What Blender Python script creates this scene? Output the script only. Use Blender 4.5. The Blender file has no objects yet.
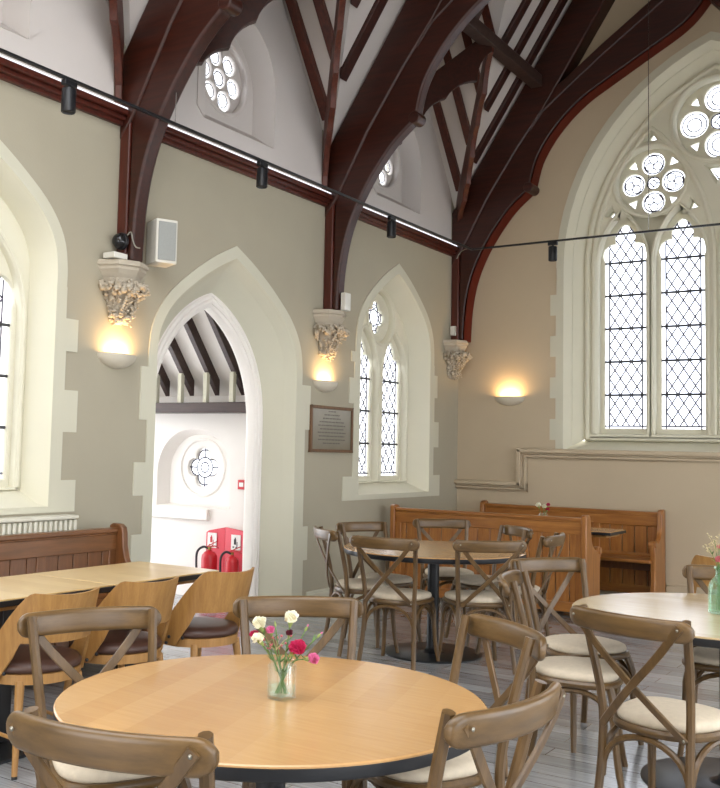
import bpy, bmesh, math, random
from math import pi, sin, cos, sqrt, radians, atan2
from mathutils import Vector, Matrix
random.seed(7)
SC = bpy.context.scene
COL = SC.collection
# ------------------------------------------------------------------ materials
def lin(h):
    h = h.lstrip('#'); o = []
    for i in (0, 2, 4):
        v = int(h[i:i+2], 16)/255
        o.append(v/12.92 if v <= .04045 else ((v+.055)/1.055)**2.4)
    return (*o, 1)
class NT:
    def __init__(s, name):
        s.m = bpy.data.materials.new(name); s.m.use_nodes = True
        s.t = s.m.node_tree; s.t.nodes.clear()
        s.out = s.n('ShaderNodeOutputMaterial')
    def n(s, typ, ins=None, **kw):
        x = s.t.nodes.new(typ)
        for k, v in kw.items(): setattr(x, k, v)
        for k, v in (ins or {}).items():
            if isinstance(v, bpy.types.NodeSocket): s.t.links.new(v, x.inputs[k])
            else: x.inputs[k].default_value = v
        return x
    def ramp(s, fac, stops):
        r = s.n('ShaderNodeValToRGB', {'Fac': fac}); e = r.color_ramp.elements
        while len(e) < len(stops): e.new(.5)
        for i, (p, c) in enumerate(stops): e[i].position = p; e[i].color = c
        return r.outputs['Color']
    def mix(s, fac, a, b, mode='MIX'):
        x = s.n('ShaderNodeMix', data_type='RGBA', blend_type=mode)
        for k, v in ((0, fac), (6, a), (7, b)):
            if isinstance(v, bpy.types.NodeSocket): s.t.links.new(v, x.inputs[k])
            else: x.inputs[k].default_value = v
        return x.outputs[2]
    def coord(s, scale=(1, 1, 1), rot=(0, 0, 0), kind='Object'):
        c = s.n('ShaderNodeTexCoord')
        return s.n('ShaderNodeMapping', {'Vector': c.outputs[kind], 'Scale': scale, 'Rotation': rot}).outputs['Vector']
    def noise(s, vec, scale=5, detail=3, rough=.55):
        return s.n('ShaderNodeTexNoise', {'Vector': vec, 'Scale': scale, 'Detail': detail, 'Roughness': rough}).outputs['Fac']
    def pbr(s, color, rough=.5, metal=0., bump=None, bstr=.1, bdist=.01, spec=.5, coat=0.):
        p = s.n('ShaderNodeBsdfPrincipled', {'Base Color': color, 'Roughness': rough, 'Metallic': metal, 'Specular IOR Level': spec, 'Coat Weight': coat, 'Coat Roughness': .15})
        if bump is not None:
            b = s.n('ShaderNodeBump', {'Height': bump, 'Strength': bstr, 'Distance': bdist})
            s.t.links.new(b.outputs['Normal'], p.inputs['Normal'])
        s.t.links.new(p.outputs[0], s.out.inputs['Surface'])
        return s.m
def plain(name, h, rough=.5, metal=0., spec=.5, var=.06, scale=6):
    t = NT(name); c = lin(h); n = t.noise(t.coord(), scale)
    d = tuple(max(0, v*(1-2*var)) for v in c[:3])+(1,)
    return t.pbr(t.ramp(n, [(.3, d), (.7, c)]), rough, metal, spec=spec)
def plaster(name, h, bump=.12):
    t = NT(name); c = lin(h); v = t.coord()
    n = t.noise(v, 1.3, 4); f = t.noise(v, 90, 2)
    d = tuple(x*.93 for x in c[:3])+(1,)
    return t.pbr(t.ramp(n, [(.3, d), (.7, c)]), .85, bump=f, bstr=bump, bdist=.004, spec=.2)
def wood(name, h1, h2, axis='x', rough=.45, scale=1.0, coat=0., spec=.5):
    t = NT(name); sc = {'x': (1.2, 14, 14), 'y': (14, 1.2, 14), 'z': (14, 14, 1.2)}[axis]
    v = t.coord(tuple(a*scale for a in sc))
    n = t.noise(v, 2.2, 5, .6); f = t.noise(v, 9, 3, .6)
    c = t.ramp(n, [(.28, lin(h1)), (.72, lin(h2))])
    c = t.mix(.25, c, t.ramp(f, [(.35, (.55, .5, .45, 1)), (.6, (1, 1, 1, 1))]), 'MULTIPLY')
    return t.pbr(c, rough, bump=f, bstr=.08, bdist=.003, coat=coat, spec=spec)
def stave_wood(name, h1, h2, rot, row=.1, length=1.1, rough=.35):
    t = NT(name); v = t.coord(rot=(0, 0, rot))
    b = t.n('ShaderNodeTexBrick', {'Vector': v, 'Color1': lin(h1), 'Color2': lin(h2), 'Mortar': lin(h1), 'Scale': 1., 'Mortar Size': 0., 'Brick Width': length, 'Row Height': row, 'Bias': 0.}, offset=.37).outputs['Color']
    g = t.noise(t.coord((2, 30, 30), (0, 0, rot)), 2.5, 5, .6)
    c = t.mix(.35, b, t.ramp(g, [(.3, (.72, .62, .5, 1)), (.65, (1, 1, 1, 1))]), 'MULTIPLY')
    return t.pbr(c, rough, spec=.6, coat=.25)
def floor_mat():
    t = NT('grey_oak_planks'); v = t.coord()
    b = t.n('ShaderNodeTexBrick', {'Vector': v, 'Color1': lin('#a6a9ad'), 'Color2': lin('#84878b'), 'Mortar': lin('#3a3734'), 'Scale': 1., 'Mortar Size': .0025, 'Brick Width': 1.25, 'Row Height': .14, 'Bias': 0.}, offset=.43)
    g = t.noise(t.coord((1.3, 22, 1)), 2.2, 6, .65)
    c = t.mix(.75, b.outputs['Color'], t.ramp(g, [(.3, (.5, .48, .46, 1)), (.7, (1.15, 1.13, 1.1, 1))]), 'MULTIPLY')
    return t.pbr(c, .24, spec=.8, coat=.3, bump=g, bstr=.1, bdist=.003)
def clear_glass(name, tint, white=.12, gloss=.06):
    t = NT(name)
    tr = t.n('ShaderNodeBsdfTransparent', {'Color': tint}); tl = t.n('ShaderNodeBsdfTranslucent', {'Color': (.9, .95, 1, 1)})
    gl = t.n('ShaderNodeBsdfGlossy', {'Color': (1, 1, 1, 1), 'Roughness': .05})
    a = t.n('ShaderNodeMixShader', {0: white, 1: tr.outputs[0], 2: tl.outputs[0]})
    fr = t.n('ShaderNodeFresnel', {'IOR': 1.45}); mm = t.n('ShaderNodeMath', {0: fr.outputs[0], 1: gloss*8}, operation='MULTIPLY')
    b = t.n('ShaderNodeMixShader', {0: mm.outputs[0], 1: a.outputs[0], 2: gl.outputs[0]})
    t.t.links.new(b.outputs[0], t.out.inputs['Surface']); return t.m
def emit(name, col, s):
    t = NT(name); e = t.n('ShaderNodeEmission', {'Color': col, 'Strength': s})
    t.t.links.new(e.outputs[0], t.out.inputs['Surface']); return t.m
M = dict(
    wall=plaster('putty_wall_paint', '#aba491'), wallend=plaster('stone_wall_paint', '#bfaf96'), cream=plaster('cream_stone_paint', '#ccc9b6', .06),
    white=plaster('white_plaster', '#cdc6c1', .08), stone=plaster('cream_window_stone', '#dcd8c4', .06), pwhite=plaster('porch_white_plaster', '#efeae4', .06),
    floor=floor_mat(), roof=wood('dark_mahogany_timber', '#260e07', '#42190c', 'x', .42), soffit=plain('red_soffit', '#7d2612', .5), pewold=wood('shaded_brown_pew', '#64401f', '#865731', 'x', .35, coat=.2), pewshadez=wood('shaded_brown_pew_upright', '#623d1f', '#80522e', 'z', .35, coat=.2), roofred=wood('red_mahogany_timber', '#3d170f', '#5a2416', 'z', .4),  # left pew wood is darkened to paint in its backlit shade
    valley=wood('red_brown_timber', '#3f1a10', '#5f2a19', 'z', .45), porchbeam=wood('porch_timber', '#2f1f1b', '#4a362f', 'x', .5),
    oak=wood('weathered_oak', '#4a371f', '#6f5432', 'z', .34), oakrail=wood('weathered_oak_rail', '#4d3a21', '#725734', 'y', .33),
    pad=plain('linen_pad', '#cdbfa9', .8, scale=40), rivet=plain('steel_rivet', '#9a968a', .35, 1.),
    tabletop=stave_wood('honey_oak_top', '#b08553', '#be9562', radians(-105), .11, 1.6, .26), tablepale=stave_wood('pale_oak_top', '#c9a870', '#d6b986', 0, .1, 1.1, .3),
    tablegrey=stave_wood('pale_ash_top', '#b89f78', '#c6b08a', 0.1, .1, 1.3, .26),
    black=plain('black_metal', '#15161a', .4), disc=plain('dark_iron', '#23262a', .35, .3),
    ply=wood('oak_plywood', '#9a6f3c', '#b1854c', 'z', .4), leather=plain('brown_leather', '#4a3026', .4),
    pew=wood('pitch_pine', '#85501f', '#ad7336', 'x', .35, coat=.2), pewz=wood('pitch_pine_upright', '#834d1f', '#ad7438', 'z', .35, coat=.2), pewdark=wood('dark_pew_board', '#56361f', '#754b2c', 'z', .4),
    radiator=plain('radiator_enamel', '#d9d6c6', .35), corbel=plaster('corbel_stone', '#b5ab9a', .2), lead=plain('lead_came', '#54505f', .6), bar=plain('saddle_bar', '#3a3a40', .6),
    glass=clear_glass('window_glass', (.97, .98, 1, 1)), leaded=clear_glass('leaded_glass', (.74, .76, .82, 1)), vase=clear_glass('clear_vase_glass', (.985, .995, .985, 1), .04, .035), green=clear_glass('green_bottle_glass', (.84, .96, .89, 1), .06, .05), water=clear_glass('vase_water', (.9, .98, .93, 1), .08, .03),
    whiteplastic=plain('white_plastic', '#dcd9cf', .4), grille=plain('grey_grille', '#9a9c98', .7, scale=200), dome=plain('smoked_dome', '#1c1c1e', .08), sconce=plain('sconce_plaster', '#cfc7b5', .7),
    frame=wood('plaque_frame_wood', '#5a3f28', '#77573a', 'z', .5), plate=plain('brushed_plaque', '#8f897b', .3, .6), ink=plain('engraving', '#6a655a', .6),
    red=plain('red_enamel', '#c8202c', .3), redboard=plain('red_board', '#d8384a', .4), signwhite=plain('sign_white', '#f0eeea', .5), hose=plain('rubber_hose', '#26262b', .5), brass=plain('brass', '#a89455', .3, .9), chrome=plain('chrome', '#b9b9b9', .2, 1.),
    stem=plain('stem_green', '#5f7f45', .6), bud=plain('bud_green', '#8da05a', .6), petalwhite=plain('petal_cream', '#efecd2', .7), petalpink=plain('petal_pink', '#d66a9a', .7), petalmag=plain('petal_magenta', '#b8124e', .7), petaldark=plain('petal_maroon', '#5b0f24', .7), petaldusty=plain('petal_dusty_pink', '#c56a72', .8), dried=plain('dried_grass', '#c4b48c', .8),
    corniceglow=emit('cornice_highlight_glow', (.9, .92, 1, 1), .7), lamp=emit('warm_lamp', (1, .72, .38, 1), 12.), cable=plain('pale_cable', '#8d8a80', .6), spotlens=emit('spot_lens', (1, .85, .6, 1), 4.),
)
# ------------------------------------------------------------------ mesh builder
class MB:
    def __init__(s): s.v = []; s.f = []
    def add(s, vs, fs):
        o = len(s.v); s.v += [tuple(p) for p in vs]; s.f += [tuple(i+o for i in f) for f in fs]; return s
    def box(s, a, b, mat=None):
        x0, y0, z0 = a; x1, y1, z1 = b
        vs = [Vector(p) for p in ((x0,y0,z0),(x1,y0,z0),(x1,y1,z0),(x0,y1,z0),(x0,y0,z1),(x1,y0,z1),(x1,y1,z1),(x0,y1,z1))]
        if mat: vs = [mat @ p for p in vs]
        return s.add(vs, [(0,3,2,1),(4,5,6,7),(0,1,5,4),(1,2,6,5),(2,3,7,6),(3,0,4,7)])
    def loft(s, secs, closed=True, cap=True, loop=False):
        n = len(secs[0]); o = [p for q in secs for p in q]; fs = []
        k = len(secs)
        for i in range(k if loop else k-1):
            for j in range(n if closed else n-1):
                a = i*n+j; b = i*n+(j+1) % n; c = ((i+1) % k)*n+(j+1) % n; d = ((i+1) % k)*n+j
                fs.append((a, b, c, d))
        if cap and closed and not loop:
            fs.append(tuple(range(n-1, -1, -1))); fs.append(tuple((k-1)*n+j for j in range(n)))
        return s.add(o, fs)
    def prism(s, pts, f0, f1):
        """pts 2D; f0/f1 map (u,v) to 3D for both faces"""
        return s.loft([[f0(*p) for p in pts], [f1(*p) for p in pts]])
    def tube(s, path, r, n=8, cap=True, flat=1., up=None):
        P = [Vector(p) for p in path]; k = len(P)
        R = r if isinstance(r, (list, tuple)) else [r]*k
        T = [((P[min(i+1, k-1)]-P[max(i-1, 0)]).normalized()) for i in range(k)]
        N = Vector(up) if up else (Vector((0, 0, 1)) if abs(T[0].z) < .9 else Vector((1, 0, 0)))
        secs = []
        for i in range(k):
            N = (N-T[i]*N.dot(T[i])).normalized(); B = T[i].cross(N)
            secs.append([P[i]+(N*cos(2*pi*j/n)*flat+B*sin(2*pi*j/n))*R[i] for j in range(n)])
        return s.loft(secs, cap=cap)
    def ribbon(s, path, w, t, up):
        """flat band: width w along up-ish direction, thickness t"""
        P = [Vector(p) for p in path]; k = len(P); secs = []
        for i in range(k):
            T = (P[min(i+1, k-1)]-P[max(i-1, 0)]).normalized(); N = Vector(up); N = (N-T*N.dot(T)).normalized(); B = T.cross(N)
            c = min(w, t)*.3
            secs.append([P[i]+B*a*w/2+N*b*t/2 for a, b in ((-1, -.5), (-.85, -1), (.85, -1), (1, -.5), (1, .5), (.85, 1), (-.85, 1), (-1, .5))])
        return s.loft(secs)
    def lathe(s, prof, c=(0, 0, 0), n=24, a0=0, a1=2*pi):
        full = abs(a1-a0-2*pi) < 1e-6; k = n if full else n+1; secs = []
        for i in range(k):
            a = a0+(a1-a0)*i/n
            secs.append([(c[0]+r*cos(a), c[1]+r*sin(a), c[2]+z) for r, z in prof])
        o = [p for q in secs for p in q]; m = len(prof); fs = []
        for i in range(n):
            for j in range(m-1):
                i2 = (i+1) % k
                fs.append((i*m+j, i2*m+j, i2*m+j+1, i*m+j+1))
        return s.add(o, fs)
    def ball(s, c, r, n=10, sc=(1, 1, 1), jit=0):
        prof = [(r*sin(pi*i/n), -r*cos(pi*i/n)) for i in range(n+1)]
        m = MB().lathe(prof, (0, 0, 0), n*2)
        vs = []
        for p in m.v:
            q = Vector(p)
            if jit: q *= 1+random.uniform(-jit, jit)
            vs.append((c[0]+q.x*sc[0], c[1]+q.y*sc[1], c[2]+q.z*sc[2]))
        return s.add(vs, m.f)
    def build(s, name, mat, parent=None, smooth=40, bev=0, weld=True):
        me = bpy.data.meshes.new(name); me.from_pydata(s.v, [], s.f); me.materials.append(M[mat])
        bm = bmesh.new(); bm.from_mesh(me)
        if weld: bmesh.ops.remove_doubles(bm, verts=bm.verts, dist=1e-5)
        bmesh.ops.recalc_face_normals(bm, faces=bm.faces); bm.to_mesh(me); bm.free()
        return link(name, me, parent, smooth, bev)
def link(name, me, parent=None, smooth=40, bev=0):
    o = bpy.data.objects.new(name, me); COL.objects.link(o)
    if smooth:
        me.shade_smooth(); me.set_sharp_from_angle(angle=radians(smooth))
    if bev:
        b = o.modifiers.new('edge', 'BEVEL'); b.width = bev; b.segments = 2; b.limit_method = 'ANGLE'; b.angle_limit = radians(50)
    if parent: o.parent = parent
    return o
def thing(name, label, cat, loc=(0, 0, 0), rz=0, group=None):
    o = bpy.data.objects.new(name, None); COL.objects.link(o); o.empty_display_size = .1
    o.location = loc; o.rotation_euler = (0, 0, rz); return tag(o, label, cat, group)
def tag(o, label, cat, group=None):
    o['label'] = label; o['category'] = cat
    if group: o['group'] = group
    return o
def struct(o): o['kind'] = 'structure'; return o
def dup(root, loc, rz, label, group=None):
    r = root.copy(); COL.objects.link(r); r.location = loc; r.rotation_euler = (0, 0, rz); r['label'] = label
    if group: r['group'] = group
    for ch in list(root.children):
        c = ch.copy(); COL.objects.link(c); c.parent = r
        for g in ch.children:
            d = g.copy(); COL.objects.link(d); d.parent = c
    return r
def signed(p): return sum(p[i][0]*p[(i+1) % len(p)][1]-p[(i+1) % len(p)][0]*p[i][1] for i in range(len(p)))/2
def plate(name, loops, t, mapf, mat, parent=None, bev=0, smooth=30):
    """flat plate with holes, thickness t, chamfer bev; mapf(u,v,w) -> xyz, w in 0..t"""
    cu = bpy.data.curves.new('outline', 'CURVE'); cu.dimensions = '2D'; cu.fill_mode = 'BOTH'
    cu.extrude = max(t/2-bev, 1e-4); cu.bevel_depth = bev; cu.bevel_resolution = 2; cu.offset = -bev
    for i, L in enumerate(loops):
        a = signed(L); L = list(L)
        if (a > 0) == (i > 0): L.reverse()
        s = cu.splines.new('POLY'); s.points.add(len(L)-1); s.use_cyclic_u = True
        for p, q in zip(s.points, L): p.co = (q[0], q[1], 0, 1)
    ob = bpy.data.objects.new('outline', cu); COL.objects.link(ob)
    dg = bpy.context.evaluated_depsgraph_get(); dg.update()
    me = bpy.data.meshes.new_from_object(ob.evaluated_get(dg))
    bpy.data.objects.remove(ob); bpy.data.curves.remove(cu)
    for v in me.vertices: v.co = mapf(v.co.x, v.co.y, v.co.z+t/2)
    me.name = name; me.materials.clear(); me.materials.append(M[mat])
    bm = bmesh.new(); bm.from_mesh(me); bmesh.ops.remove_doubles(bm, verts=bm.verts, dist=1e-5)
    bmesh.ops.recalc_face_normals(bm, faces=bm.faces); bm.to_mesh(me); bm.free()
    return link(name, me, parent, smooth)
# ------------------------------------------------------------------ 2D outlines
def arc(p, q, bulge, n=8):
    """points from p to q (excl. q) bulging left of p->q by bulge*|pq|"""
    p = Vector(p); q = Vector(q); d = q-p; L = d.length; h = bulge*L
    if abs(h) < 1e-6: return [tuple(p+d*i/n) for i in range(n)]
    R = (L*L/4+h*h)/(2*abs(h)); nrm = Vector((-d.y, d.x))/L*(1 if h > 0 else -1)
    c = (p+q)/2+nrm*(abs(h)-R)
    a0 = atan2(p.y-c.y, p.x-c.x); a1 = atan2(q.y-c.y, q.x-c.x); da = a1-a0
    if h > 0:
        while da > 0: da -= 2*pi
    else:
        while da < 0: da += 2*pi
    return [(c.x+R*cos(a0+da*i/n), c.y+R*sin(a0+da*i/n)) for i in range(n)]
def arch(uc, w, spring, bottom, apex=None, R=None, n=14):
    if R is None: r = apex-spring; R = (w*w+r*r)/(2*w)
    c = R-w; a1 = math.acos(max(-1, min(1, c/R)))
    L = [(uc-w, bottom)]
    L += [(uc+c-R*cos(a1*i/n), spring+R*sin(a1*i/n)) for i in range(n+1)]
    L += [(uc-c+R*cos(a1*i/n), spring+R*sin(a1*i/n)) for i in range(n-1, -1, -1)]
    return L+[(uc+w, bottom)]
def catmull(P, n=6):
    P = [Vector(p) for p in P]; o = []
    for i in range(len(P)-1):
        a = P[max(i-1, 0)]; b = P[i]; c = P[i+1]; d = P[min(i+2, len(P)-1)]
        for k in range(n):
            t = k/n; o.append(.5*((2*b)+(c-a)*t+(2*a-5*b+4*c-d)*t*t+(3*b-a-3*c+d)*t**3))
    return o+[P[-1]]
P4 = [(0, 0), (0, .12), (.026, .28), (.1, .42), (.22, .55), (.385, .672), (.57, .79), (.77, .898), (1, 1)]
def arch4(uc, w, spring, bottom, apex):
    P = [p for p in catmull([(a, b, 0) for a, b in P4], 3)]; h = apex-spring
    L = [(uc-w, bottom)]+[(uc-w+w*p.x, spring+h*p.y) for p in P]
    return L+[(2*uc-a, b) for a, b in L[:-1][::-1]]
def circ(u, v, r, n=24, a=0): return [(u+r*cos(a+2*pi*i/n), v+r*sin(a+2*pi*i/n)) for i in range(n)]
def foil(u, v, n, rc, bulge, rot=0, k=10):
    C = [(u+rc*cos(rot+2*pi*i/n), v+rc*sin(rot+2*pi*i/n)) for i in range(n)]; o = []
    for i in range(n): o += arc(C[i], C[(i+1) % n], -bulge, k)
    return o
def light(uc, w, bottom, spring, apex, k=7):
    h = w/2; H = apex-spring; c = (h*.47, spring+H*.47)
    R = [(uc+h, bottom)]+arc((uc+h, spring), (uc+c[0], c[1]), -.33, k)
    R += arc((uc+c[0], c[1]), (uc, apex), -.2, k)
    Lm = [(2*uc-a, b) for a, b in R]
    return R+[(uc, apex)]+Lm[::-1]
def tri(u, v, r, rot): return circ(u, v, r, 3, rot)
def inside(p, L):
    x, y = p; r = False; j = len(L)-1
    for i in range(len(L)):
        if (L[i][1] > y) != (L[j][1] > y) and x < (L[j][0]-L[i][0])*(y-L[i][1])/(L[j][1]-L[i][1])+L[i][0]: r = not r
        j = i
    return r
def clip(a, b, L, n=60):
    pts = [(a[0]+(b[0]-a[0])*i/n, a[1]+(b[1]-a[1])*i/n) for i in range(n+1)]; segs = []; cur = []
    for p in pts:
        if inside(p, L): cur.append(p)
        else:
            if len(cur) > 1: segs.append((cur[0], cur[-1]))
            cur = []
    if len(cur) > 1: segs.append((cur[0], cur[-1]))
    return segs
# ------------------------------------------------------------------ world frame
XL, YE = -5.06, 10.6          # inner faces of the left wall and of the end wall
XC = -2.235                   # roof ridge / centre of the end window
TR = [5.0, 7.69, 10.39]; TTS = [.12, .12, .20]; TT = .12
MID = [3.66, 6.36, 9.09]
def onL(d0): return lambda u, v, w: (XL-d0-w, u, v)       # plate set into the left wall
def onE(d0): return lambda u, v, w: (u, YE+d0+w, v)
# ------------------------------------------------------------------ floor and walls
struct(MB().box((XL-3.4, -2, -.1), (2.6, YE+.5, 0)).build('floor', 'floor'))
W2 = dict(uc=9.12, w=.75, spring=2.42, bottom=1.02, apex=3.33)
WL = dict(uc=3.61, w=.85, spring=2.5, bottom=1.04, apex=3.42)
W0 = dict(uc=.95, w=.85, spring=2.5, bottom=1.04, apex=3.42)
DR = dict(uc=6.36, w=.91, spring=2.03, bottom=0, apex=3.01)
GW = [dict(uc=m, w=.47, spring=4.52, bottom=4.06, apex=5.1) for m in MID]
door = arch4(**DR)
top = [(YE, 4.1)]
for m, a in zip(MID[::-1], (1.37, 1.35, 1.35)):
    top += [(m+a-.12, 4.45), (m, 6.2), (m-a+.12, 4.45)]
top += [(2.0, 4.1), (-1.5, 4.1)]
outer = [(-1.5, 0)]+door+[(YE, 0)]+top
struct(plate('wall_left', [outer, arch4(**W2), arch4(**WL)]+[arch(**g) for g in GW], .42, onL(0), 'wall'))
# white plaster skin of the clerestory gables above the cornice
for g, m, a in zip(GW, MID, (1.35, 1.35, 1.37)):
    L = [(m-a+.1, 3.8), (m+a-.1, 3.8), (m+a-.12, 4.45), (m, 6.2), (m-a+.12, 4.45)]
    struct(plate('trim_gable', [L, arch(**g)], .006, lambda u, v, w: (XL+.006-w, u, v), 'white'))
EWH = dict(uc=XC, w=1.56, spring=3.53, bottom=1.5, R=2.41)
endw = [(XL-.4, 0), (2.6, 0), (2.6, 4), (XC, 8.9), (XL-.4, 4.1)]
struct(plate('wall_end', [endw, arch(**EWH)], .45, onE(0), 'wallend'))
# unseen right wall, its arched openings added and sized to let daylight in
rw = [(-1.5, 0), (YE, 0), (YE, 4.2), (-1.5, 4.2)]
XR = 1.3
struct(plate('wall_right', [rw]+[arch(c, 1.05, 1.7, .25, 2.6) for c in (1.0, 3.66, 6.36, 9.09)], .4, lambda u, v, w: (XR+w, u, v), 'wall'))
struct(plate('wall_back', [[(XL-.4, 0), (XR+.4, 0), (XR+.4, 4), (XC, 8.9), (XL-.4, 4.1)], arch(XC, 1.4, 1.6, .25, apex=2.7)], .3, lambda u, v, w: (u, -1.5-w, v), 'wallend'))  # unseen back wall, added with an opening sized to control the daylight
# baseboards and string course
struct(MB().box((-2.7, YE-.025, 0), (XR, YE, .15)).box((-2.7, YE-.018, .15), (XR, YE, .175)).build('baseboard_end', 'wallend', bev=.004))
struct(MB().box((XL, 7.5, 0), (XL+.02, YE, .15)).box((XL, 7.5, .15), (XL+.014, YE, .175)).build('baseboard_left', 'cream', bev=.004))
mb = MB()
for (o0, o1, t) in ((0, .1, .03), (.0, .042, .085), (.042, .062, .05), (.074, .09, .055)):
    for a, b in (((XL, 1.145-o1), (-4.30+o1, 1.145-o0)), ((-4.30+o0, 1.145-o1), (-4.30+o1, 1.515-o0)), ((-4.30+o0, 1.515-o1), (XR, 1.515-o0))):
        mb.box((a[0], YE-t, a[1]), (b[0], YE, b[1]))
struct(mb.build('trim_string_course', 'wallend', bev=.006))
# painted stone surrounds (slightly proud of the wall)
def quoined(hole, bands, uc, w, lo, hi, grow, bottom, R_out=None, n=14):
    """outline of a surround: arch offset by grow, stepped quoins down the jambs"""
    wo = w+grow
    if hole.get('four'): hole2 = arch4(uc, wo, hole['spring'], hole['spring'], hole['apex']+grow*1.15)[1:-1]
    else: hole2 = arch(uc, wo, hole['spring'], hole['spring'], R=hole['R']+grow, n=n)[1:-1]
    def side(sg):
        pts = []; z = hole['spring']; i = 0
        for dz, g in bands[sg]:
            z2 = max(z-dz, bottom); pts += [(uc+sg*(w+g), z), (uc+sg*(w+g), z2)]; z = z2
            if z <= bottom: break
        return pts
    Lp = side(-1); Rp = side(1)
    return Lp[::-1]+hole2+Rp
def Rof(d): r = d['apex']-d['spring']; return (d['w']**2+r*r)/(2*d['w'])
def jag(z0, a, b, n, da, db): return [(da if i % 2 == 0 else db, a if i % 2 == 0 else b) for i in range(n)]
def surround(name, H, bands, grow, bottom, mapf, mat='cream', t=.008, four=False):
    h = dict(H); h['four'] = four; h['R'] = H.get('R') or Rof(H)
    o = quoined(h, bands, H['uc'], H['w'], 0, 0, grow, bottom)
    inn = arch4(H['uc'], H['w'], H['spring'], H['bottom'], H['apex']) if four else arch(H['uc'], H['w'], H['spring'], H['bottom'], R=h['R'])
    loops = [o+inn[::-1]] if H['bottom'] <= bottom+1e-6 else [o, inn]
    return struct(plate(name, loops, t, mapf, mat))
proud = lambda u, v, w: (XL+.008-w, u, v)
prE = lambda u, v, w: (u, YE-.008+w, v)
dl = [(.39, .165), (.31, .085), (.24, .205), (.28, .1), (.3, .205), (.3, .11), (.3, .2), (.3, .1)]
dr_ = [(.4, .23), (.54, .15), (.33, .15), (.3, .23), (.32, .165), (.42, .24)]
surround('trim_1', DR, {-1: dl, 1: dr_}, .09, 0, proud, four=True)
surround('trim_2', W2, {-1: [(.1, .17), (.16, .11), (.25, .2), (.71, .11), (2, .29)], 1: [(.11, .1), (.25, .18), (.27, .11), (.28, .22), (.31, .1), (2, .26)]}, .09, .97, proud, four=True)
surround('trim_3', WL, {-1: jag(0, .2, .1, 9, .28, .27), 1: [(.21, .09), (.22, .2), (.26, .1), (.28, .22), (.32, .1), (2, .23)]}, .085, 1.0, proud, four=True)
surround('trim_4', EWH, {-1: [(.3, .08)]+jag(0, .15, .085, 12, .23, .23), 1: [(.3, .08)]+jag(0, .15, .085, 12, .23, .23)}, .085, 1.52, prE)
for i, g in enumerate(GW):
    struct(plate('trim_%d' % (5+i), [arch(g['uc'], .56, 4.52, 4.14, apex=5.19)+[(g['uc']+.47, 4.06)]+arch(**g)[::-1]], .016, lambda u, v, w: (XL+.016-w, u, v), 'white'))
# cornice on the left wall, bay by bay
mb = MB()
for a, b in ((1.0, TR[0]-.02), (TR[0]+TT+.02, TR[1]-.02), (TR[1]+TT+.02, TR[2]-.02)):
    for z0, z1, t in ((3.725, 3.765, .04), (3.755, 3.79, .065), (3.79, 3.835, .09)):
        mb.box((XL, a, z0), (XL+t, b, z1))
struct(mb.build('trim_cornice', 'roofred', bev=.008))
# ------------------------------------------------------------------ reveals
def loftpair(A, B, fa, fb): return MB().loft([[fa(*p) for p in A], [fb(*p) for p in B]], closed=False, cap=False)
def reveal(name, segs, mat, parent=None):
    """segs: list of (outline, depth) into the left wall"""
    mb = MB()
    for (A, da), (B, db) in zip(segs, segs[1:]):
        mb.add([(XL-da, u, v) for u, v in A]+[(XL-db, u, v) for u, v in B], [(i, i+1, len(A)+i+1, len(A)+i) for i in range(len(A)-1)]+[(len(A)-1, 0, len(A), 2*len(A)-1)])
    return mb.build(name, mat, parent)
# ------------------------------------------------------------------ windows
def tubes2(mb, segs, mapf, d, r, n=4):
    for a, b in segs: mb.tube([mapf(a[0], a[1], d), mapf(b[0], b[1], d)], r, n)
def loop_tube(mb, L, mapf, d, r, n=6, closed=True):
    P = list(L)+([L[0]] if closed else []); mb.tube([mapf(u, v, d) for u, v in P], r, n, cap=not closed)
def lattice(mb, lt, uc, w, bottom, top, pitch, mapf, d, r, border=.1):
    h = w/2; b = w*border; x0 = uc-h+b; dw = (w-2*b)/3
    rect = [(uc-h+b, bottom+b*.6), (uc+h-b, bottom+b*.6), (uc+h-b, top+1), (uc-h+b, top+1)]
    H = top-bottom; k = int(H/pitch)+3
    for i in range(-k-2, 8+k):
        for sg in (1, -1):
            a = (x0+i*dw, bottom if sg > 0 else bottom); e = (a[0]+sg*dw*k, bottom+pitch*k)
            for p, q in clip(a, e, rect, 40*k//2):
                for s in clip(p, q, lt, 40): tubes2(mb, [s], mapf, d, r)
    for x in (uc-h+b, uc+h-b):
        for s in clip((x, bottom), (x, top+.3), lt): tubes2(mb, [s], mapf, d, r)
    tubes2(mb, [((uc-h, bottom+b*.6), (uc+h, bottom+b*.6))], mapf, d, r)
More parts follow.
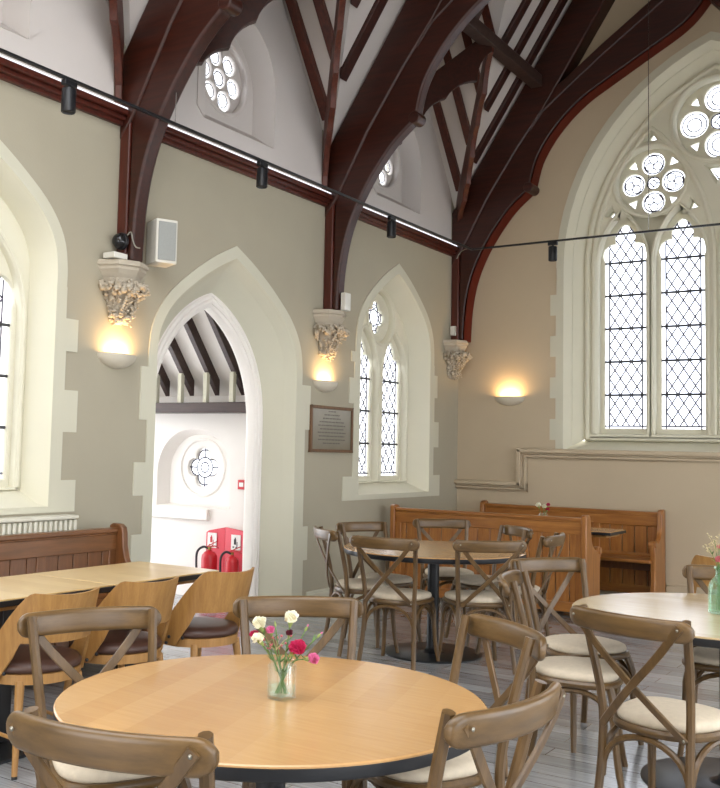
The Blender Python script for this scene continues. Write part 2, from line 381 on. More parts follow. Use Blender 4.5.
def window(name, mat, plates, mapf0, lights, extra_rib, glass_out, gd, pitch, leadr=.0085, holes_lead=(), ribr=.018):
    """plates: list of (loops, depth, thick, bevel); first is the root mesh"""
    root = None
    for k, (loops, d, t, bv) in enumerate(plates):
        o = plate(name if root is None else 'inner_tracery', loops, t, (lambda d: lambda u, v, w: mapf0(u, v, w+d))(d), mat, root, bv)
        if root is None: root = struct(o)
    if extra_rib:
        mb = MB()
        for L, d, r, cl in extra_rib: loop_tube(mb, L, mapf0, d, r, 8, cl)
        mb.build('moulding', mat, root)
    mb = MB(); mb.add([mapf0(u, v, gd) for u, v in glass_out], [tuple(range(len(glass_out)))]); mb.build('glass_pane', 'leaded' if name == 'window_1' else 'glass', root, smooth=0)
    lead = MB(); bars = MB()
    for (uc, w, b, s, a) in lights:
        lt = light(uc, w, b, s, a)
        lattice(lead, lt, uc, w, b, a, pitch/2, mapf0, gd-.008, leadr)
        z = b+pitch
        while z < s+.1:
            tubes2(bars, [((uc-w/2-.01, z), (uc+w/2+.01, z))], mapf0, gd-.014, leadr*1.5); z += pitch
    for L, r in holes_lead: loop_tube(lead, L, mapf0, gd-.008, leadr*r, 4)
    if lead.v: lead.build('lead_lattice', 'lead', root, smooth=0)
    if bars.v: bars.build('saddle_bar', 'bar', root, smooth=0)
    return root
# --- big end window
mE = onE(0)
FR = dict(uc=XC, w=1.40, spring=3.53, bottom=1.62, R=2.26)
LC = [XC-.985, XC-.375, XC+.375, XC+.985]
lw, lb, lsp, lap = .45, 1.76, 3.62, 4.02
RL, RR, RT = (XC-.68, 4.45), (XC+.68, 4.45), (XC, 5.03)
def big_arch_openings():
    o = []
    for c in LC: o.append(arch(c, .262, 3.56, 1.70, apex=4.12))
    for c, r in ((RL, .365), (RR, .365), (RT, .42)): o.append(circ(c[0], c[1], r, 40))
    for s in (-1, 1):
        o.append(tri(XC+s*.68, 4.93, .075, pi/2)); 
        for q in (-1, 1): o.append(tri(XC+s*.68+q*.43, 4.13, .07, pi/2+q*.2))
    o.append(tri(XC, 4.47, .125, -pi/2))
    return o
def big_fine():
    o = [light(c, lw, lb, lsp, lap) for c in LC]; hl = []
    for c, d, r, rc, k in ((RL, .213, .126, .076, 3), (RR, .213, .126, .076, 3), (RT, .25, .148, .09, 0)):
        o.append(circ(c[0], c[1], rc, 16)); hl.append((circ(c[0], c[1], rc*.9, 16), .9)); hl.append((foil(c[0], c[1], 4, rc*.85, -.25, 0, 4), .8))
        for q in range(4):
            a = q*pi/2; p = (c[0]+d*cos(a), c[1]+d*sin(a)); o.append(circ(p[0], p[1], r, 20)); hl.append((circ(p[0], p[1], r*.84, 18), .9))
            for j in range(3):
                if k: hl.append((circ(p[0]+r*.4*cos(a+j*2*pi/3), p[1]+r*.4*sin(a+j*2*pi/3), r*.36, 10), .8))
            if not k: hl.append((circ(p[0], p[1], r*.5, 14), .9))
            b = a+pi/4; o.append(tri(c[0]+(d+.085)*cos(b), c[1]+(d+.085)*sin(b), .06, b+pi))
    for s in (-1, 1):
        o.append(tri(XC+s*.68, 4.925, .062, pi/2))
        for q in (-1, 1): o.append(tri(XC+s*.68+q*.43, 4.125, .057, pi/2+q*.2))
    o.append(tri(XC, 4.475, .108, -pi/2)); hl.append((tri(XC, 4.475, .08, -pi/2), 1))
    return o, hl
fine, hl = big_fine()
outE = arch(**FR)
ribs = []
for s in (-1, 1):
    A = arch(XC+s*.66, .63, 3.56, 1.7, apex=5.02)
    ribs.append((A, .212, .03, False))
for c, r in ((RL, .39), (RR, .39), (RT, .45)): ribs.append((circ(c[0], c[1], r, 40), .212, .026, True))
for c in LC: ribs.append((arch(c, .285, 3.56, 1.70, apex=4.16), .212, .014, False))
ribs.append((arch(XC, 1.36, 3.53, 1.64, R=2.22), .212, .035, False))
window('window_1', 'stone', [([outE]+big_arch_openings(), .21, .13, .032), ([outE]+fine, .335, .06, .005)], mE, [(c, lw, lb, lsp, lap) for c in LC], ribs, outE, .375, .368, holes_lead=hl)
# splayed reveal of the end window
mb = MB(); A0 = arch(**EWH); A1 = arch(XC, 1.49, 3.53, 1.56, R=2.35); A2 = arch(XC, 1.385, 3.53, 1.635, R=2.245)
for P, dp, Q, dq in ((A0, -.008, A1, .07), (A1, .07, A1, .10), (A1, .10, A2, .225)):
    mb.add([(u, YE+dp, v) for u, v in P]+[(u, YE+dq, v) for u, v in Q], [(i, i+1, len(P)+i+1, len(P)+i) for i in range(len(P)-1)])
mb.add([(XC-1.56, YE-.008, 1.5), (XC+1.56, YE-.008, 1.5), (XC+1.56, YE+.29, 1.62), (XC-1.56, YE+.29, 1.62)], [(0, 1, 2, 3)])
struct(mb.build('trim_reveal_end', 'stone', weld=False))
# --- left wall windows (two lights and a quatrefoil)
def side_window(name, H, d, fw, k):
    uc = H['uc']; m = onL(0); R = Rof(H)
    O = arch4(uc, fw, H['spring'], H['bottom']+.1, H['apex']-(H['w']-fw)*1.1)
    lwid = .48*k; lc = .32*k; b = H['bottom']+.17; sp = H['spring']-.13*k; ap = sp+.36*k
    q = (uc, ap+.24*k)
    holes = [arch(uc+s*lc, lwid/2+.03, sp-.04, b-.05, apex=ap+.09) for s in (-1, 1)]+[circ(q[0], q[1], .275*k, 36)]
    fine = [light(uc+s*lc, lwid, b, sp, ap) for s in (-1, 1)]+[foil(q[0], q[1], 4, .115*k, .62, pi/4, 10)]
    ribs = [(circ(q[0], q[1], .3*k, 36), d, .016, True)]+[(arch(uc+s*lc, lwid/2+.05, sp-.04, b-.05, apex=ap+.12), d, .014, False) for s in (-1, 1)]
    hl = [(circ(q[0], q[1], .09*k, 16), 1), (foil(q[0], q[1], 4, .1*k, .55, pi/4, 8), 1)]+[(circ(q[0]+.15*k*cos(a), q[1]+.15*k*sin(a), .05*k, 12), .9) for a in (0, pi/2, pi, 3*pi/2)]
    window(name, 'stone', [([O]+holes, d, .09, .016), ([O]+fine, d+.06, .05, .012)], m, [(uc+s*lc, lwid, b, sp, ap) for s in (-1, 1)], ribs, O, d+.1, .34, .0075, hl)
    return reveal('trim_reveal', [(arch4(uc, H['w'], H['spring'], H['bottom'], H['apex']), -.008), (arch4(uc, H['w']-.03, H['spring'], H['bottom']+.01, H['apex']-.03), .05), (arch4(uc, fw-.01, H['spring'], H['bottom']+.1, H['apex']-(H['w']-fw)*1.1-.01), d+.02)], 'stone')
struct(side_window('window_2', W2, .2, .64, .97)); struct(side_window('window_3', WL, .2, .80, 1.27))
# --- clerestory rose windows
for i, g in enumerate(GW):
    uc = g['uc']; R = Rof(g); fw = .40; d = .18; q = (uc, 4.58)
    O = arch(uc, fw+.02, 4.5, 4.14, apex=5.04)
    holes = [circ(q[0], q[1], .30, 40)]
    cs = [circ(q[0]+.19*cos(a), q[1]+.19*sin(a), .088, 18) for a in [pi/2+.35+j*pi/3 for j in range(6)]]
    hl = [(circ(q[0]+.185*cos(a), q[1]+.185*sin(a), .06, 14), .8) for a in [pi/2+.35+j*pi/3 for j in range(6)]]+[(circ(q[0], q[1], .06, 14), .9)]
    window('window_%d' % (4+i), 'white', [([O]+holes, d, .07, .02), ([O]+cs+[circ(q[0], q[1], .085, 16)], d+.05, .04, .005)], onL(0), [], [(circ(q[0], q[1], .315, 40), d, .018, True)], O, d+.075, .3, .007, hl)
    struct(reveal('trim_clerestory', [(arch(uc, .47, 4.52, 4.06, R=R), -.01), (arch(uc, fw, 4.5, 4.2, R=R-.07), d+.02)], 'white'))
# ------------------------------------------------------------------ doorway: splayed reveal and inner moulded order
D1 = arch4(6.36, .91, 2.03, 0, 3.01); D2 = arch4(6.36, .85, 2.01, 0, 2.93); D3 = arch(6.36, .755, 1.72, 0, apex=2.73, n=24)
mb = MB()
for P, dp, Q, dq in ((D1, -.008, D2, .085), (D2, .085, D3, .26)):
    mb.add([(XL-dp, u, v) for u, v in P]+[(XL-dq, u, v) for u, v in Q], [(i, i+1, len(P)+i+1, len(P)+i) for i in range(len(P)-1)])
struct(mb.build('trim_doorway', 'cream', weld=False))
D4 = arch(6.36, .66, 1.66, 0, apex=2.62, n=24); D5 = arch(6.36, .79, 1.74, 0, apex=2.79, n=24)
dm = struct(plate('door_1', [D5+D4[::-1]], .12, onL(.25), 'pwhite', None, .03))
mb = MB()
loop_tube(mb, arch(6.36, .745, 1.71, 0, apex=2.72), onL(.25), 0, .012, 8, False); loop_tube(mb, arch(6.36, .70, 1.69, 0, apex=2.67), onL(.255), 0, .024, 8, False)
mb.build('moulding', 'pwhite', dm)
# ------------------------------------------------------------------ porch beyond the doorway
YP = 7.5
emb = arch(-6.43, .47, 1.2, .86, apex=1.62)
struct(plate('wall_porch', [[(-8.2, 0), (XL-.42, 0), (XL-.42, 1.95), (-8.2, 1.95)], emb], .3, lambda u, v, w: (u, YP+w, v), 'pwhite'))
mb = MB(); E2 = arch(-6.42, .40, 1.2, .88, apex=1.57)
mb.add([(u, YP, v) for u, v in emb]+[(u, YP+.12, v) for u, v in E2], [(i, (i+1) % len(emb), len(emb)+(i+1) % len(emb), len(emb)+i) for i in range(len(emb))])
struct(mb.build('trim_porch_reveal', 'pwhite', weld=False))
window('window_7', 'pwhite', [([arch(-6.42, .41, 1.2, .87, apex=1.58), foil(-6.40, 1.25, 4, .118, .66, pi/4, 10)], .11, .06, .015)], lambda u, v, w: (u, YP+w, v), [], [(circ(-6.40, 1.25, .28, 32), .11, .015, True)], circ(-6.40, 1.25, .30, 24), .155, .3, .009,
       [(circ(-6.40, 1.25, .1, 20), 1), (circ(-6.40, 1.25, .05, 14), 1), (foil(-6.40, 1.25, 4, .113, .6, pi/4, 8), 1)]+[([(-6.40+.1*cos(a), 1.25+.1*sin(a)), (-6.40+.2*cos(a), 1.25+.2*sin(a))], 1) for a in (0, pi/2, pi, 3*pi/2)])
struct(MB().box((-8.0, YP-.04, .74), (-6.2, YP+.12, .855)).build('trim_porch_ledge', 'pwhite', bev=.01))
struct(MB().box((-8.2, YP-.26, 1.78), (XL-.44, YP, 1.875)).build('trim_wall_plate', 'porchbeam', bev=.006))
sl = 1.27; mb = MB()
def pz(y, o=0): return 1.9+sl*(YP-.02-y)+o
mb.add([(-8.2, YP+.15, pz(YP+.15, .15)), (XL-.42, YP+.15, pz(YP+.15, .15)), (XL-.42, 6.3, pz(6.3, .15)), (-8.2, 6.3, pz(6.3, .15)), (-8.2, YP+.15, pz(YP+.15, .25)), (XL-.42, YP+.15, pz(YP+.15, .25)), (XL-.42, 6.3, pz(6.3, .25)), (-8.2, 6.3, pz(6.3, .25))], [(0,1,2,3),(4,5,6,7),(0,1,5,4),(2,3,7,6)])
pc = struct(mb.build('ceiling_porch', 'pwhite'))
mb = MB(); mb.loft([[(x, 6.42, pz(6.42, .15)), (x, 5.05, pz(6.42, .15)-sl*1.37), (x, 5.05, pz(6.42, .25)-sl*1.37), (x, 6.42, pz(6.42, .25))] for x in (-8.2, XL-.42)]); struct(mb.build('ceiling_porch', 'pwhite'))  # near slope out of view, added to cut the light in the porch
struct(MB().box((-8.2, 4.9, 0), (XL-.42, 5.1, 2.0)).build('wall_porch', 'pwhite'))  # unseen near wall, put in to dim the porch
for x in (-5.78, -6.1, -6.42, -6.74, -7.06, -7.38):
    MB().loft([[(x-.026, y, pz(y, o)) if s < 0 else (x+.026, y, pz(y, o)) for s, o in ((-1, 0), (1, 0), (1, .15), (-1, .15))] for y in (YP-.06, 6.3)]).build('rafter', 'porchbeam', pc)
    MB().box((x-.022, YP-.25, 1.875), (x+.022, YP-.205, 2.16)).build('ashlar_post', 'cream', pc)
# ------------------------------------------------------------------ roof
def zt(x, o=0): return 4.20+1.57*(x-XL)+o         # underside of the common rafters, left slope
XRG = XC; ZRG = zt(XRG)
low = [tuple(p) for p in catmull([(-4.91, 2.745, 0), (-4.89, 3.1, 0), (-4.83, 3.42, 0), (-4.72, 3.7, 0), (-4.56, 3.97, 0), (-4.36, 4.22, 0), (-4.16, 4.39, 0)], 4)]
low = [p[:2] for p in low]
up_ = [tuple(p)[:2] for p in catmull([(-4.11, 4.48, 0), (-4.04, 4.74, 0), (-3.89, 4.99, 0), (-3.7, 5.2, 0), (-3.5, 5.36, 0), (-3.29, 5.48, 0), (-2.85, 5.72, 0), (-2.54, 5.89, 0), (-2.37, 6.02, 0), (XC, 6.18, 0)], 4)]
def mirror(P): return [(2*XC-x, z) for x, z in P]
for ti, y0 in enumerate(TR):
    TT = TTS[ti]; nm = ['roof truss above the corbel with the speaker', 'roof truss whose foot stands on the corbel beside the brass plaque', 'roof truss standing against the end wall in the corner'][ti]
    T = thing('roof_truss', 'dark mahogany arch-braced '+nm, 'roof truss', (XL, y0, 2.745))
    inv = Matrix.Translation((-XL, -y0, -2.745))
    def fin(o): o.parent = T; o.matrix_parent_inverse = inv; return o
    def pr(poly, a, b): return MB().prism(poly, lambda u, v: (u, a, v), lambda u, v: (u, b, v))
    for mir in (0, 1):
        fx = mirror if mir else (lambda P: P)
        brace = low+up_+[(XC, 6.66), (-2.69, 6.29), (-3.32, 5.84), (-3.96, 5.34), (-4.25, 4.97), (-4.6, 4.45), (-4.96, 3.85), (-4.97, 2.745)]
        fin(pr(fx(brace), y0, y0+TT).build('arch_brace', 'roof', None, 30, .018))
        fin(pr(fx([(-4.965, 2.745), (-4.965, 3.9), (XL, 3.9), (XL, 2.745)]), y0-.012, y0+TT+.012).build('wall_post', 'roofred', None, 30, .012))
        fin(pr(fx([(XL, 3.62), (-4.93, 3.79), (-4.6, 4.39), (-4.25, 4.91), (-3.96, 5.29), (XC, 7.99), (XC, 8.64), (XL, 4.24)]), y0-.02, y0+TT+.01).build('principal_rafter', 'roof', None, 30, .015))
        fin(pr(fx([(-4.12, 5.06), (-3.96, 5.27), (-3.32, 5.76), (-2.69, 6.2), (XC, 6.53), (XC, 6.66), (-2.69, 6.33), (-3.32, 5.89), (-4.01, 5.38)]), y0-.015, y0+TT+.01).build('collar_moulding', 'roof', None, 30, .012))
        bx_ = -4.135 if not mir else 2*XC+4.135
        b = MB().tube([(bx_, y0-.01, 4.435), (bx_, y0+TT+.01, 4.435)], .058, 18)
        fin(b.build('boss', 'roof', None, 40, .01))
# ceiling bays: plaster, common rafters, valley boards, gable rafters, purlin
PO = .07
ZR = 6.2; XAP = XL+(ZR-zt(XL, PO))/1.57
def slab(mb, P, t=.06):
    mb.loft([[tuple(p) for p in P], [(p[0], p[1], p[2]+t) for p in P]])
    if ti == 2:
        P = low+up_; fin(MB().loft([[(x, y0+.004, z), (x, y0+TT-.004, z), (x+.012, y0+TT-.004, z-.006), (x+.012, y0+.004, z-.006)] for x, z in P]).build('soffit_edge', 'soffit', None, 40))
TC = [2.33]+[t+q/2 for t, q in zip(TR, TTS)]; TC[3] = YE
for bi in range(3):
    ya, yb, m = TC[bi], TC[bi+1], MID[bi]; z0 = zt(XL, PO)
    mb = MB(); ZT = zt(XRG, PO)
    slab(mb, [(XL, ya, z0), (XAP, m, ZR), (XRG, m, ZT), (XRG, ya, ZT)]); slab(mb, [(XAP, m, ZR), (XL, yb, z0), (XRG, yb, ZT), (XRG, m, ZT)])
    slab(mb, [(XL-.4, ya, z0), (XL-.4, m, ZR), (XAP, m, ZR), (XL, ya, z0)]); slab(mb, [(XL-.4, m, ZR), (XL-.4, yb, z0), (XL, yb, z0), (XAP, m, ZR)])
    slab(mb, [(XRG, ya, ZT), (XRG, yb, ZT), (2*XC-XL+.9, yb, z0-1.4), (2*XC-XL+.9, ya, z0-1.4)])
    ce = struct(mb.build('ceiling_%d' % (bi+1), 'white', smooth=0))
    for sd in (-1, 1):
        yt = ya if sd < 0 else yb; half = (yb-ya)/2
        for k in range(4):
            rel = .38+.335*k
            if rel > half: continue
            y = yt-sd*rel; xs = XL+(XAP-XL)*rel/half+.02
            sec = lambda x: [(x, y-.06, zt(x)), (x, y+.06, zt(x)), (x, y+.06, zt(x, PO+.02)), (x, y-.06, zt(x, PO+.02))]
            MB().loft([sec(xs), sec(XRG)]).build('rafter', 'roof', ce, bev=.006)
        # gable rafters run from the valley up to the gable ridge
        for k in range(4):
            x = XL+.1+.27*k; rel0 = (x-XL)/(XAP-XL)*half; sg = (ZR-z0)/half
            if rel0 > half-.3: continue
            sec = lambda rel: [(x-.045, yt-sd*rel, z0+sg*rel-.12), (x+.045, yt-sd*rel, z0+sg*rel-.12), (x+.045, yt-sd*rel, z0+sg*rel+.02), (x-.045, yt-sd*rel, z0+sg*rel+.02)]
            MB().loft([sec(rel0+.13), sec(half)]).build('gable_rafter', 'valley', ce, bev=.005)
        # cusped valley board
        A = Vector((XL+.03, yt-sd*.13, 0)); B = Vector((-4.02, m, 0)); L = (B-A).length; D = (B-A)/L; Nn = Vector((D.y, -D.x, 0))
        def zb(s): return 4.27+s/L*(5.62-4.27)+.12
        bot = [(0, 3.8), (.02, 4.0)]
        nodes = [(.04, 4.02), (.42, 4.3), (.62, 4.44), (.82, 4.68), (1.08, 4.95), (1.42, 5.17), (L, 5.5)]
        for (a, za), (b, zb2) in zip(nodes, nodes[1:]):
            bot += arc((a, za), (b, zb2), .13, 6)
        bot += [(L, 5.5)]
        poly = bot+[(L, zb(L)), (.12, zb(.12)), (0, 4.35)]
        MB().prism(poly, lambda s, z: A+D*s+Nn*.028+Vector((0, 0, z)), lambda s, z: A+D*s-Nn*.028+Vector((0, 0, z))).build('valley_board', 'roof' if sd < 0 else 'valley', ce, 30, .008)  # near boards take the darker timber, painting in their shade
    MB().box((-4.10, ya+.1, 5.55), (-3.97, yb-.1, 5.68)).build('purlin', 'porchbeam', ce, bev=.008)
# ------------------------------------------------------------------ corbels
def make_corbel(loc, label):
    t = thing('corbel', label, 'corbel', loc); t.scale = (1.12, 1.14, 1.0); mb = MB()
    prof = [(0, 0), (.175, 0), (.185, -.02), (.185, -.035), (.17, -.045), (.172, -.065), (.155, -.085), (.15, -.10), (.135, -.115), (.13, -.13), (0, -.13)]
    mb.lathe(prof, (0, 0, 0), 4, -pi/2, pi/2); mb.build('abacus', 'corbel', t, 35)
    mb = MB(); rnd = random.Random(len(label))
    mb.lathe([(.13, -.12), (.125, -.18), (.11, -.25), (.085, -.32), (.065, -.37), (.06, -.4), (.045, -.43), (0, -.44)], (0, 0, 0), 14, -pi/2, pi/2); mb.build('bell', 'corbel', t, 60)
    mb = MB()
    for ring, (z, r, n, s) in enumerate(((-.15, .15, 9, .022), (-.175, .168, 11, .026), (-.205, .165, 11, .024), (-.235, .14, 9, .02), (-.275, .112, 8, .018), (-.315, .095, 7, .017), (-.35, .082, 7, .017), (-.385, .075, 7, .02), (-.41, .06, 6, .02), (-.428, .035, 4, .017))):
        for i in range(n):
            a = -pi/2+pi*(i+.5)/n+rnd.uniform(-.12, .12); rr = r*rnd.uniform(.92, 1.08); zz = z+rnd.uniform(-.012, .012)
            c = (rr*cos(a), rr*sin(a), zz)
            mb.ball(c, s*rnd.uniform(.75, 1.1), 6, (1, 1, rnd.uniform(.7, 1.2)), .16)
            for q in range(3):
                b = a+rnd.uniform(-.3, .3); mb.ball((c[0]+.02*cos(b), c[1]+.024*sin(b*3+q), c[2]+rnd.uniform(-.025, .02)), s*.42, 5, (1, 1, 1), .1)
    for q in (-1, 1):
        for j in range(9):
            a = q*.3+j*.03*q; r = .15-.008*j; mb.ball((r*cos(a), r*sin(a), -.22-.018*j), .012, 5)
    mb.v = [(max(0., x), y, z) for x, y, z in mb.v]
    mb.build('carved_foliage', 'corbel', t, 60)
    return t
make_corbel((XL, 5.03, 2.74), 'carved stone leaf corbel under the truss with the speaker')
make_corbel((XL, 7.72, 2.74), 'carved stone leaf corbel between the porch doorway and the small two-light window')
make_corbel((XL, 10.40, 2.74), 'carved stone leaf corbel in the corner of the end wall')
# ------------------------------------------------------------------ wall lamps
def sconce(loc, rz, label):
    t = thing('wall_light', label, 'wall light', loc, rz)          # local +x away from the wall
    out = [(0.18*cos(pi/2*i/8), -.10*sin(pi/2*i/8)) for i in range(9)]
    prof = out+[(r*.93, z*.93+.004) for r, z in out[::-1]]
    mb = MB()
    k = 20; secs = []
    for i in range(k+1):
        a = -pi/2+pi*i/k; secs.append([(r*cos(a)*.55, r*sin(a), z) for r, z in prof])
    mb.loft(secs, cap=False); mb.build('bowl', 'sconce', t, 50)
    MB().box((0, -.12, -.05), (.006, .12, -.004)).build('back_plate', 'sconce', t)
    MB().tube([(.05, -.05, -.03), (.05, .05, -.03)], .012, 10).build('lamp', 'lamp', t)
    l = bpy.data.lights.new('sconce_glow', 'AREA'); l.shape = 'RECTANGLE'; l.size = .06; l.size_y = .2; l.energy = 2.0; l.color = (1, .62, .27)
    o = bpy.data.objects.new('sconce_glow', l); COL.objects.link(o); o.parent = t; o.location = (.05, 0, -.01); o.rotation_euler = (pi, 0, 0)
sconce((XL, 5.03, 2.09), 0, 'lit half-bowl wall light between the left window and porch doorway')
sconce((XL, 7.73, 2.085), 0, 'lit half-bowl wall light above the framed plaque')
sconce((-4.415, YE, 2.10), -pi/2, 'lit half-bowl wall light on the end wall above the moulding')
# ------------------------------------------------------------------ track lighting
tr = thing('lighting_track', 'thin black lighting track hung on wires along both walls', 'track light', (-4.60, 4, 3.69))
def at(o, T, loc): o.parent = T; o.matrix_parent_inverse = Matrix.Translation((-loc[0], -loc[1], -loc[2])); return o
L0 = (-4.60, 4, 3.69)
at(MB().box((-4.613, 1.0, 3.68), (-4.587, 9.945, 3.70)).build('rail', 'black', None, bev=.004), tr, L0)
at(MB().box((-4.587, 9.92, 3.68), (XR, 9.945, 3.70)).build('rail', 'black', None, bev=.004), tr, L0)
for p, z in (((-4.60, 5.06), 4.88), ((-4.60, 2.8), 4.9)):
    at(MB().tube([(p[0], p[1], 3.695), (p[0], p[1], z)], .0035, 6).build('wire', 'chrome', None), tr, L0)
at(MB().tube([(-2.69, 9.93, 3.695), (-2.69, 9.93, 7.2)], .0035, 6).build('wire', 'chrome', None), tr, L0)
at(MB().tube(catmull([(-4.60, 9.93, 3.69), (-4.74, 10.1, 3.74), (-4.92, 10.33, 3.76), (-4.99, 10.375, 3.7)]), .006, 6).build('feed_cable', 'cable', None), tr, L0)
def spot(loc, rz, label):
    t = thing('spotlight', label, 'spotlight', loc, rz, 'track spotlights')
    MB().box((-.02, -.05, -.035), (.02, .05, 0)).build('adapter', 'black', t, bev=.004)
    MB().tube([(0, 0, -.03), (0, 0, -.06)], .012, 10).build('swivel', 'black', t)
    MB().lathe([(0, -.05), (.042, -.05), (.045, -.055), (.045, -.195), (.04, -.2), (.036, -.19), (0, -.19)], (0, 0, 0), 20).build('can', 'black', t)
    MB().lathe([(0, -.186), (.034, -.186)], (0, 0, 0), 20).build('lens', 'spotlens', t)
spot((-4.60, 4.09, 3.68), 0, 'black can spotlight on the track over the left window')
spot((-4.60, 6.08, 3.68), 0, 'black can spotlight on the track over the porch doorway')
spot((-4.60, 8.14, 3.68), 0, 'black can spotlight on the track over the two-light window')
spot((-3.675, 9.932, 3.68), pi/2, 'black can spotlight on the end wall run beside the big window')
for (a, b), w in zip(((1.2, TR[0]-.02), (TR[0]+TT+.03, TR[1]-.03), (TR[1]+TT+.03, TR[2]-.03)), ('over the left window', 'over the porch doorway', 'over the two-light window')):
    tag(MB().box((XL+.06, a, 3.835), (XL+.08, b, 3.848)).build('highlight_strip', 'corniceglow'), 'added glowing strip for the window-lit highlight on the cornice '+w, 'highlight strip', 'cornice highlight strips')  # no lamp: emissive strip paints the window-lit highlight on the cornice top
# ------------------------------------------------------------------ wall fittings
t = thing('loudspeaker', 'white box loudspeaker with grey grille beside the truss foot', 'speaker', (XL+.14, 5.30, 2.765), radians(-25))
MB().box((-.09, -.075, 0), (.1, .09, .32)).build('cabinet', 'whiteplastic', t, bev=.008)
MB().box((.1, -.06, .02), (.108, .076, .30)).build('grille', 'grille', t, bev=.003)
MB().box((-.14, -.03, .2), (-.09, .03, .28)).build('bracket', 'black', t, bev=.003)
t = thing('security_camera', 'smoked dome security camera on the truss foot above the corbel', 'camera', (-4.99, TR[0]-.012, 2.885))
MB().tube([(0, 0, 0), (0, -.03, 0)], .062, 24).build('base', 'black', t, bev=.004)
MB().lathe([(.055*cos(pi/2*i/8), .055*sin(pi/2*i/8)) for i in range(9)], (0, 0, 0), 24).build('dome', 'dome', t).rotation_euler = (pi/2, 0, 0)
t.children[-1].location = (0, -.03, 0)
MB().tube(catmull([(.05, -.01, .04), (.08, -.005, .06), (.1, -.004, .0), (.13, -.004, -.05), (.16, .01, -.06)]), .005, 6).build('cable', 'cable', t)
tag(MB().box((-5.03, 4.84, 2.745), (-4.92, 4.97, 2.785)).build('junction_box', 'whiteplastic', None, bev=.004), 'small white junction box lying on the ledge below the dome camera', 'junction box')
tag(MB().box((-4.89, 7.72, 2.745), (-4.84, 7.82, 2.91)).build('junction_box', 'whiteplastic', None, bev=.006), 'small grey-white box at the truss foot above the plaque', 'junction box')
tag(MB().box((-5.05, 10.34, 2.80), (-4.985, 10.376, 2.91)).build('alarm_sensor', 'whiteplastic', None, bev=.006), 'small white sensor box on the truss foot in the corner', 'sensor')
t = thing('plaque', 'engraved metal plaque in a brown wooden frame below the wall light', 'plaque', (XL, 7.855, 1.43))
MB().box((0, -.345, .02), (.018, .345, .41)).build('plate', 'plate', t)
mb = MB()
for a, b in (((-.365, 0), (.365, .028)), ((-.365, .402), (.365, .43)), ((-.365, 0), (-.337, .43)), ((.337, 0), (.365, .43))): mb.box((0, a[0], a[1]), (.03, b[0], b[1]))
mb.build('frame', 'frame', t, bev=.004)
mb = MB(); rnd = random.Random(3)
for i, wd in enumerate((.12, .26, .3, .42, .46, .4, .48, .44, .46, .3)):
    y = -wd/2; z = .375-.033*i
    while y < wd/2:
        w = rnd.uniform(.02, .06); mb.box((.018, y, z), (.0195, min(y+w, wd/2), z+.011)); y += w+.012
mb.build('engraving', 'ink', t, smooth=0)
t = thing('radiator', 'cream ribbed panel radiator under the left window', 'radiator', (XL+.02, 3.5, .12))
MB().box((.0, -1.05, 0), (.07, 1.12, .84)).build('panel', 'radiator', t, bev=.01)
MB().box((-.015, -1.06, .84), (.10, 1.13, .865)).build('top_grille', 'radiator', t, bev=.006)
mb = MB()
for i in range(52): mb.box((.06, -1.02+i*.0415, .03), (.095, -.998+i*.0415, .835))
mb.build('ribs', 'radiator', t, bev=.004)
MB().tube([(.03, 1.0, 0), (.03, 1.0, -.12)], .01, 8).build('pipe', 'chrome', t); MB().tube([(.03, -.95, 0), (.03, -.95, -.12)], .01, 8).build('pipe', 'chrome', t)
# fire equipment in the porch
t = thing('fire_point_stand', 'red two-sided fire point stand with white signs in the porch', 'fire point', (-5.93, 7.34, 0))
MB().box((-.24, -.2, 0), (.24, .12, .06)).build('plinth', 'redboard', t, bev=.01)
MB().prism([(-.23, .06), (.0, .06), (.0, .7), (-.2, .66), (-.23, .64)], lambda u, v: (u, .1-.0*v, v), lambda u, v: (u, .07, v)).build('board', 'redboard', t, bev=.004)
MB().prism([(0, .06), (.25, .06), (.25, .66), (.22, .68), (.0, .7)], lambda u, v: (u, .1-.1*u, v), lambda u, v: (u, .07-.1*u, v)).build('board', 'redboard', t, bev=.004)
for x, yy in ((-.15, .066), (.15, .05)):
    s = MB().box((x-.055, yy-.006, .50), (x+.055, yy, .64)).build('sign', 'signwhite', t)
    MB().box((x-.02, yy-.008, .55), (x+.005, yy-.006, .60)).box((x-.012, yy-.008, .60), (x, yy-.006, .615)).box((x+.012, yy-.008, .53), (x+.02, yy-.006, .575)).box((x-.035, yy-.008, .52), (x-.018, yy-.006, .532)).box((x+.0, yy-.008, .515), (x+.018, yy-.006, .528)).build('pictogram', 'red' if x < 0 else 'hose', s, smooth=0)
